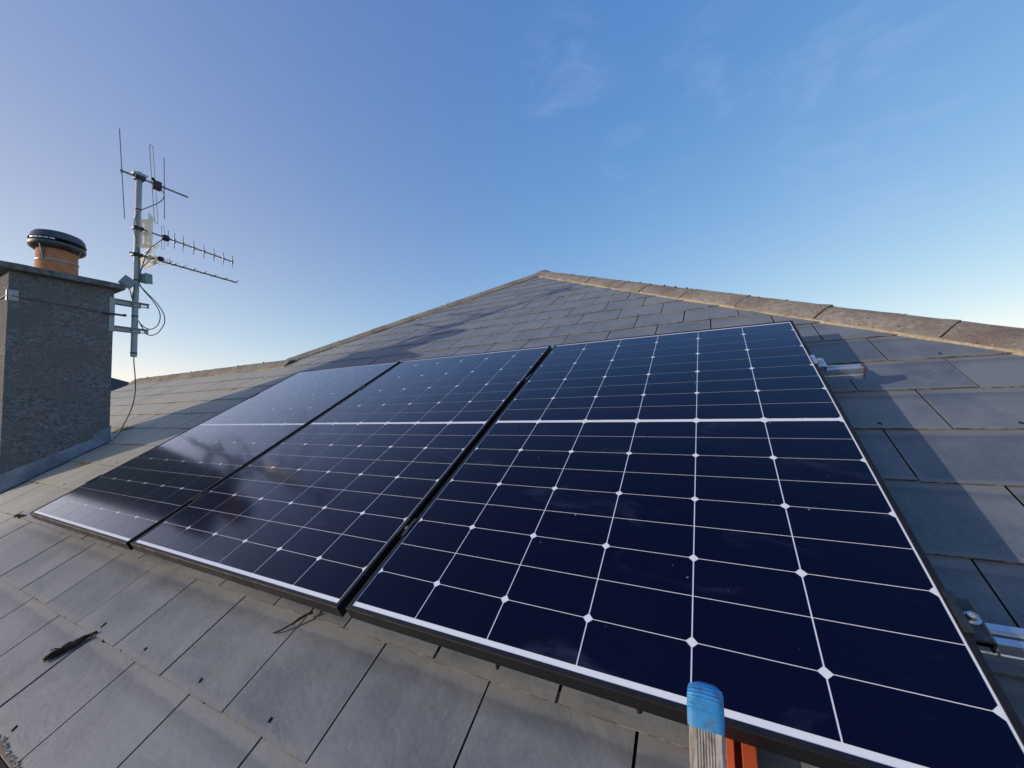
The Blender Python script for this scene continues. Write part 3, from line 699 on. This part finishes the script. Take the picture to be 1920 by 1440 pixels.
# ------------------------------------------------------------------ solar panels
CW_, RP, BAR = .184, .0894, .0137
PITCH = 1.1538
def rowv(k): return k * RP + (BAR if k > 9 else (BAR / 2 if k == 9 else 0))
def make_panel(k, dv, label):
    root = empty('solar_panel', rw(-PITCH * k, dv, 0), (PA, 0, 0))
    tag(root, label, 'solar panel', 'solar panels side by side on the slate roof')
    u0, u1, v0, v1 = -.0125, 1.117, -.0215, 1.644
    fr = MB(); lip = .0105
    prof = [(0, -.035), (0, -.0012), (.0012, 0), (lip - .0006, 0), (lip, -.0006), (lip, -.0022), (.0018, -.0022), (.0018, -.033), (.022, -.033), (.022, -.035)]
    def P(o, z, c): return {0: (u0 + o, v0 + o, z), 1: (u1 - o, v0 + o, z), 2: (u1 - o, v1 - o, z), 3: (u0 + o, v1 - o, z)}[c]
    for c in range(4):
        d = (c + 1) % 4
        for i in range(len(prof)):
            a, b_ = prof[i], prof[(i + 1) % len(prof)]
            fr.face([P(*a, c), P(*a, d), P(*b_, d), P(*b_, c)])
    fr.build('frame', M_['frame'], root, Matrix())
    gl = MB(); q = .004; gl.box((u0 + q, v0 + q, -.0052), (u1 - q, v1 - q, -.0020 - .0003)); gl.build('laminate', M_['white'], root, Matrix())
    ce = MB(); gx, gy, ch = .0013, .00072, .0085; z = -.0018
    for r in range(18):
        a = r * RP + (BAR if r > 8 else 0); b_ = a + RP
        if r < 9: chb, cht = r % 2 == 1, r % 2 == 0
        else: chb, cht = r % 2 == 1, r % 2 == 0
        if r == 17: cht = False
        if r == 0: chb = False
        for c in range(6):
            x0, x1, y0, y1 = c * CW_ + gx, (c + 1) * CW_ - gx, a + gy, b_ - gy
            pts = []
            pts += [(x0 + ch, y0), (x1 - ch, y0), (x1, y0 + ch)] if chb else [(x0, y0), (x1, y0)]
            pts += [(x1, y1 - ch), (x1 - ch, y1), (x0 + ch, y1), (x0, y1 - ch)] if cht else [(x1, y1), (x0, y1)]
            if chb: pts += [(x0, y0 + ch)]
            ce.face([(x, y, z) for x, y in pts], 0, c=random.random())
    ce.build('solar_cells', M_['cell'], root, Matrix(), weld=False)
    return root
make_panel(0, 0, 'right-hand solar panel, nearest and largest, with the ladder top before its lower edge')
make_panel(1, -.005, 'middle solar panel between the two black gaps')
make_panel(2, -.010, 'left-hand solar panel mirroring the chimney as a dark patch')

# rails with feet
def rail(label, v, u0, u1):
    root = empty('mounting_rail', rw(u0, v, -.075), (PA, 0, 0)); tag(root, label, 'rail', 'aluminium rails under the solar panels')
    Mi = Matrix.Translation((-u0, -v, .075)); h = .0175
    poly = [(v - h, -.0755), (v + h, -.0755), (v + h, -.062), (v + h - .002, -.060), (v + h - .002, -.050), (v + h, -.048), (v + h, -.0357), (v + .006, -.0357), (v + .006, -.040), (v + .0025, -.040), (v + .0025, -.050),
            (v - .0025, -.050), (v - .0025, -.040), (v - .006, -.040), (v - .006, -.0357), (v - h, -.0357), (v - h, -.048), (v - h + .002, -.050), (v - h + .002, -.060), (v - h, -.062)]
    w = MB(); w.prism(poly, 0, u0, u1); w.build('extrusion', M_['alu'], root, Mi)
    w = MB(); w.box((u1 + .0005, v - h - .001, -.0765), (u1 + .006, v + h + .001, -.0345)); w.build('end_cap', mat('brown_end_cap', (.09, .045, .03), .5), root, Mi, bevel=.002)
    u = u1 - .35 if u1 < 1.4 else 1.42
    while u > u0:
        w = MB(); w.box((u - .015, v - .02, -.125), (u + .015, v + .06, -.115)); w.box((u - .015, v - .012, -.115), (u + .015, v + .012, -.076)); w.build('roof_hook', M_['clampm'], root, Mi); u -= .95
    return root
rail('lower aluminium rail coming out beside the bottom right corner of the right panel', .2335, -2.34, 1.78)
rail('upper aluminium rail, its short stub end showing past the right panel', 1.2125, -2.37, 1.250)

# clamps
def bolt(w, u, v, z, r=.0065, h=.008, m=1):
    w.lathe([(0, z + h * .55), (r * .45, z + h * .55), (r * .5, z + h), (r * .9, z + h), (r, z + h * .85), (r, z)], (u, v, 0), 16, m)
    w.lathe([(r * 1.5, z + .0005), (r * 1.5, z + .0015), (r, z + .0015)], (u, v, 0), 16, m)
def midclamp(u, v, label):
    root = empty('panel_clamp', rw(u, v, -.035), (PA, 0, 0)); tag(root, label, 'clamp', 'clamps holding the solar panels'); Mi = Matrix.Translation((-u, -v, .035))
    w = MB(); w.prism([(u - .018, .0006), (u - .018, .0032), (u - .0075, .0032), (u - .0075, -.010), (u + .0075, -.010), (u + .0075, .0032), (u + .018, .0032), (u + .018, .0006), (u + .0100, .0006), (u + .0100, -.0128), (u - .0100, -.0128), (u - .0100, .0006)], 1, v - .033, v + .033)
    w.build('clamp_body', M_['clampm'], root, Mi)
    w = MB(); bolt(w, u, v, -.010, .0060, .009, 0); w.lathe([(.004, -.036), (.004, -.0128)], (u, v, 0), 8, 0); w.build('bolt', M_['bolt'], root, Mi, smooth=40)
GU = lambda k: -PITCH * k - .0125 - (PITCH - 1.1295) / 2
midclamp(GU(0), .2335, 'dark clamp low in the gap between middle and right panels'); midclamp(GU(0), 1.2125, 'dark clamp high in the gap between middle and right panels')
midclamp(GU(1), .2335, 'dark clamp low in the gap between left and middle panels'); midclamp(GU(1), 1.2125, 'dark clamp high in the gap between left and middle panels')
def endclamp(u, v, sgn, label, mt):
    root = empty('end_clamp', rw(u, v, -.035), (PA, 0, 0)); tag(root, label, 'clamp', 'clamps holding the solar panels'); Mi = Matrix.Translation((-u, -v, .035))
    f = lambda a: u + sgn * a
    w = MB(); poly = [(f(-.008), .0006), (f(-.008), .0034), (f(.0038), .0034), (f(.0038), -.0105), (f(.0260), -.0105), (f(.0290), -.0120), (f(.0300), -.034), (f(.0270), -.034), (f(.0262), -.0135), (f(.0010), -.0135), (f(.0010), .0006)]
    w.prism(poly, 1, v - .036, v + .036); w.build('clamp_body', mt, root, Mi)
    w = MB(); bolt(w, f(.015), v, -.0105, .0072, .0095, 0); w.build('bolt', M_['bolt'], root, Mi, smooth=40)
    w = MB(); w.prism([(f(.006), -.0355), (f(.006), -.030), (f(.029), -.030), (f(.037), -.036), (f(.042), -.052), (f(.040), -.053), (f(.034), -.0375)] if sgn > 0 else [(f(.006), -.0355), (f(.029), -.0355), (f(.029), -.030), (f(.006), -.030)], 1, v - .030, v - .024)
    w.build('spring_clip', M_['bolt'], root, Mi)
endclamp(1.117, .2335, 1, 'black end clamp with steel bolt on the lower rail, right panel', M_['clampm'])
endclamp(1.117, 1.2125, 1, 'bright end clamp on the upper rail stub, right panel', M_['alu'])
endclamp(-2 * PITCH - .0125, 1.2125, -1, 'end clamp at the upper left side of the left panel', M_['clampm'])
endclamp(-2 * PITCH - .0125, .2335, -1, 'end clamp at the lower left side of the left panel', M_['clampm'])

# ------------------------------------------------------------------ ladder against the eave
LB = Vector((.775, -.350, .244)); lean = Vector((0, -.325, -1)).normalized()      # downwards
lz = -lean; lx = Vector((1, 0, 0)); ly = lz.cross(lx).normalized()                 # ly points to the roof
ML = Matrix((lx, ly, lz)).transposed().to_4x4(); Llen = (LB.z - GZ) / -lean.z
foot = LB + lean * Llen
lad = empty('ladder', foot, (0, 0, 0)); lad.matrix_world = Matrix.Translation(foot) @ ML
tag(lad, 'aluminium ladder stile with blue end cap standing in front of the right panel', 'ladder')
def stile(x):
    w = MB(); hw, D = .0112, .030; n = 7; f0 = []
    # ribbed front face
    f0.append((-hw, .0015)); f0.append((-hw + .0012, 0))
    for i in range(n):
        a = -hw + .0052 + i * (2 * hw - .0094) / n; b_ = a + (2 * hw - .0094) / n * .42; c2 = 0
        f0 += [(a, 0), (a + .0002, .0013), (b_, .0013), (b_ + .0002, 0)]
    f0 += [(hw - .0012, 0), (hw, .0015), (hw, D), (-hw, D)]
    poly = [(x + p[0], p[1]) for p in f0]
    w.prism(poly, 2, 0, Llen - .024); w.build('stile', M_['ladder'], lad, Matrix())
    # blue cap
    w = MB(); NX, NZ = 12, 44; hc = .0121
    def cp(i, j):
        t = j / NZ; s = -1 + 2 * i / NX
        side = (1 - abs(s) ** 5 * .0); xx = x + s * hc
        hh = .0215
        if t < .55: z = t / .55 * hh * .80; y = -.0014
        else:
            a = (t - .55) / .45; z = hh * .80 + math.sin(a * math.pi / 2) * hh * .34; y = -.0014 + (1 - math.cos(a * math.pi / 2)) * .014
        if t > .30: rg = math.sin((t - .30) / .70 * 7.5 * 2 * math.pi) * .00042
        else: rg = 0
        z2_ = z - (abs(s) ** 3) * .0026 * max(0, t - .3) / .7; xx = x + s * hc * (1 - .08 * max(0, t - .45) ** 1.3)
        y2_ = y + (abs(s) ** 6) * .0022
        return (xx * 1, y2_ - rg, Llen - .025 + z2_ + rg * .6)
    for i in range(NX):
        for j in range(NZ): w.face([cp(i, j), cp(i + 1, j), cp(i + 1, j + 1), cp(i, j + 1)])
    back = lambda i: (x + (-1 + 2 * i / NX) * hc * .93, .0315 - abs(-1 + 2 * i / NX) ** 4 * .008, Llen - .004 - abs(-1 + 2 * i / NX) ** 4 * .0025)
    for i in range(NX): w.face([cp(i, NZ), cp(i + 1, NZ), back(i + 1), back(i)])
    for i in (0, NX):
        for j in range(NZ):
            a, b_ = cp(i, j), cp(i, j + 1); w.face([a, (a[0], .0235 if a[2] > Llen - .008 else .0315, min(a[2], Llen - .008)), (b_[0], .0235 if b_[2] > Llen - .008 else .0315, min(b_[2], Llen - .008)), b_])
    for i in range(NX):
        a, b_ = back(i), back(i + 1); w.face([a, b_, (x + (-1 + 2 * (i + 1) / NX) * hc, .0315, Llen - .026), (x + (-1 + 2 * i / NX) * hc, .0315, Llen - .026)])
    w.build('end_cap', M_['cap'], lad, Matrix(), smooth=50)
stile(0); stile(.40)
z = Llen - .30
while z > .1:
    w = MB(); w.prism([(.003, z - .012), (.027, z - .012), (.027, z + .012), (.003, z + .012)], 0, .0112, .3888); w.build('rung', M_['aludull'], lad, Matrix(), bevel=.003); z -= .28
# orange fibreglass channel lying up the slates behind the ladder
ch = empty('orange_channel', rw(.797, -.44, -H), (PA, 0, 0)); tag(ch, 'orange fibreglass channel lying on the slates right of the blue capped ladder', 'channel')
Mi = Matrix.Translation((-.797, .44, H))
w = MB(); w.prism([(.781, -H + .005), (.822, -H + .005), (.822, -.082), (.802, -.080), (.802, -.112), (.792, -.112), (.792, -.080), (.781, -.082)], 1, -.44, .10); w.build('channel_body', M_['orange'], ch, Mi, bevel=.0012)

# ------------------------------------------------------------------ loose bits on the slates
def tuft(name, label, cat, a, b, wd, seed, strands=46):
    random.seed(seed); w = MB(); A_, B_ = Vector((*a, 0)), Vector((*b, 0)); d = B_ - A_; nrm = Vector((-d.y, d.x, 0)).normalized()
    for i in range(strands):
        t0 = random.uniform(0, .55); t1 = min(1, t0 + random.uniform(.2, .6)); s0 = random.gauss(0, wd) * (1 - t0); s1 = random.gauss(0, wd * .4) * (1 - t1)
        z0 = -H + .006 + random.uniform(0, .010) * (1 - t0); z1 = -H + .005 + random.uniform(0, .006)
        w.tube([A_ + d * t0 + nrm * s0 + Vector((0, 0, z0)), A_ + d * (t0 + t1) / 2 + nrm * (s0 + s1) / 2 + Vector((0, 0, z0 + .004)), A_ + d * t1 + nrm * s1 + Vector((0, 0, z1))], random.uniform(.0012, .0030), 5)
    nb_ = 10                                               # matted core
    rg = []
    for i in range(nb_ + 1):
        tt = i / nb_; ww = wd * 1.1 * math.sin(math.pi * min(1, tt * .85 + .08)) ** .8 * random.uniform(.75, 1.15) + .001; c_ = A_ + d * tt * .9 + nrm * random.uniform(-.2, .2) * wd
        rg.append([c_ + nrm * ww * math.cos(k * math.pi / 3) + Vector((0, 0, -H + .004 + max(-.004, ww * .55 * math.sin(k * math.pi / 3) + .003))) for k in range(6)])
    for r0, r1 in zip(rg, rg[1:]):
        for k in range(6): w.face([r0[k], r0[(k + 1) % 6], r1[(k + 1) % 6], r1[k]])
    o = w.build(name, M_['darkmoss'], None, MR, origin=(a[0], a[1], -H)); tag(o, label, cat); return o
tuft('feather', 'dark ragged feather-like tuft lying on the slates at lower left', 'debris', (-1.055, -.350), (-.985, -.245), .010, 3)
w = MB(); z_ = -H + .006
w.tube([(-.305, -.078, z_), (-.290, -.070, z_ + .002), (-.268, -.052, z_ + .006), (-.245, -.026, z_ + .008), (-.232, -.008, z_ + .010), (-.236, .006, z_ + .008)], .0022, 6, smooth_path=5)
w.tube([(-.262, -.046, z_ + .005), (-.250, -.030, z_ + .010), (-.230, -.012, z_ + .012), (-.222, -.006, z_ + .010)], .0034, 6, smooth_path=4)
tag(w.build('leaf_stalk', M_['darkmoss'], None, MR, origin=(-.305, -.078, -H)), 'thin black curled stalk on the slates below the gap between middle and right panels', 'debris')
tuft('moss_tuft', 'small dark tuft by the outer lower corner of the left panel', 'debris', (-2.90, -.015), (-2.80, .005), .008, 6, 18)

# ------------------------------------------------------------------ neighbour's house
Cm = Vector((.79305, -.68188, .45608))
def along(d, L): return Cm + Vector(d).normalized() * L
A_ = along((-.9665, .2400, .0885), 24); B_ = along((-.947, .316, .062), 24)
dirn = (B_ - A_).normalized(); ez = eaveZ - .1
E_ = A_ + dirn * ((ez - A_.z) / dirn.z)
nb = empty('neighbour_house', (A_.x - 3, A_.y, GZ)); tag(nb, 'far house with plain dark slate roof seen between chimney and wing end', 'house')
dark = rough_stone('dark_far_slate', (.05, .055, .065), (.075, .08, .09), 8, .3, .004)
w = MB(); a1, a2 = A_, A_ + Vector((-6, -1.5, 0)); hx = E_ - A_
e1 = E_; e2 = A_ + Vector((hx.x + 0, -hx.y, hx.z)); e3 = a2 + Vector((-2.5, -abs(hx.y), hx.z)); e4 = a2 + Vector((-2.5, abs(hx.y), hx.z))
front = Vector((4.5, 0, 0)); e2 = Vector((e1.x + 1.0, a1.y - 5.5, ez)); 
w.face([a1, e1, e4, a2]); w.face([a1, e2, e1]); w.face([a1, a2, e3, e2]); w.face([a2, e4, e3]); w.face([e1, e2, e3, e4])
w.build('roof', dark, nb, WI(nb))
w = MB(); c_ = (e1 + e2 + e3 + e4) / 4
P = [c_ + (p - c_) * .93 for p in (e1, e2, e3, e4)]
for i in range(4):
    a, b_ = P[i], P[(i + 1) % 4]; w.face([(a.x, a.y, GZ), (b_.x, b_.y, GZ), (b_.x, b_.y, ez), (a.x, a.y, ez)])
w.build('wall', M_['wall'], nb, WI(nb))
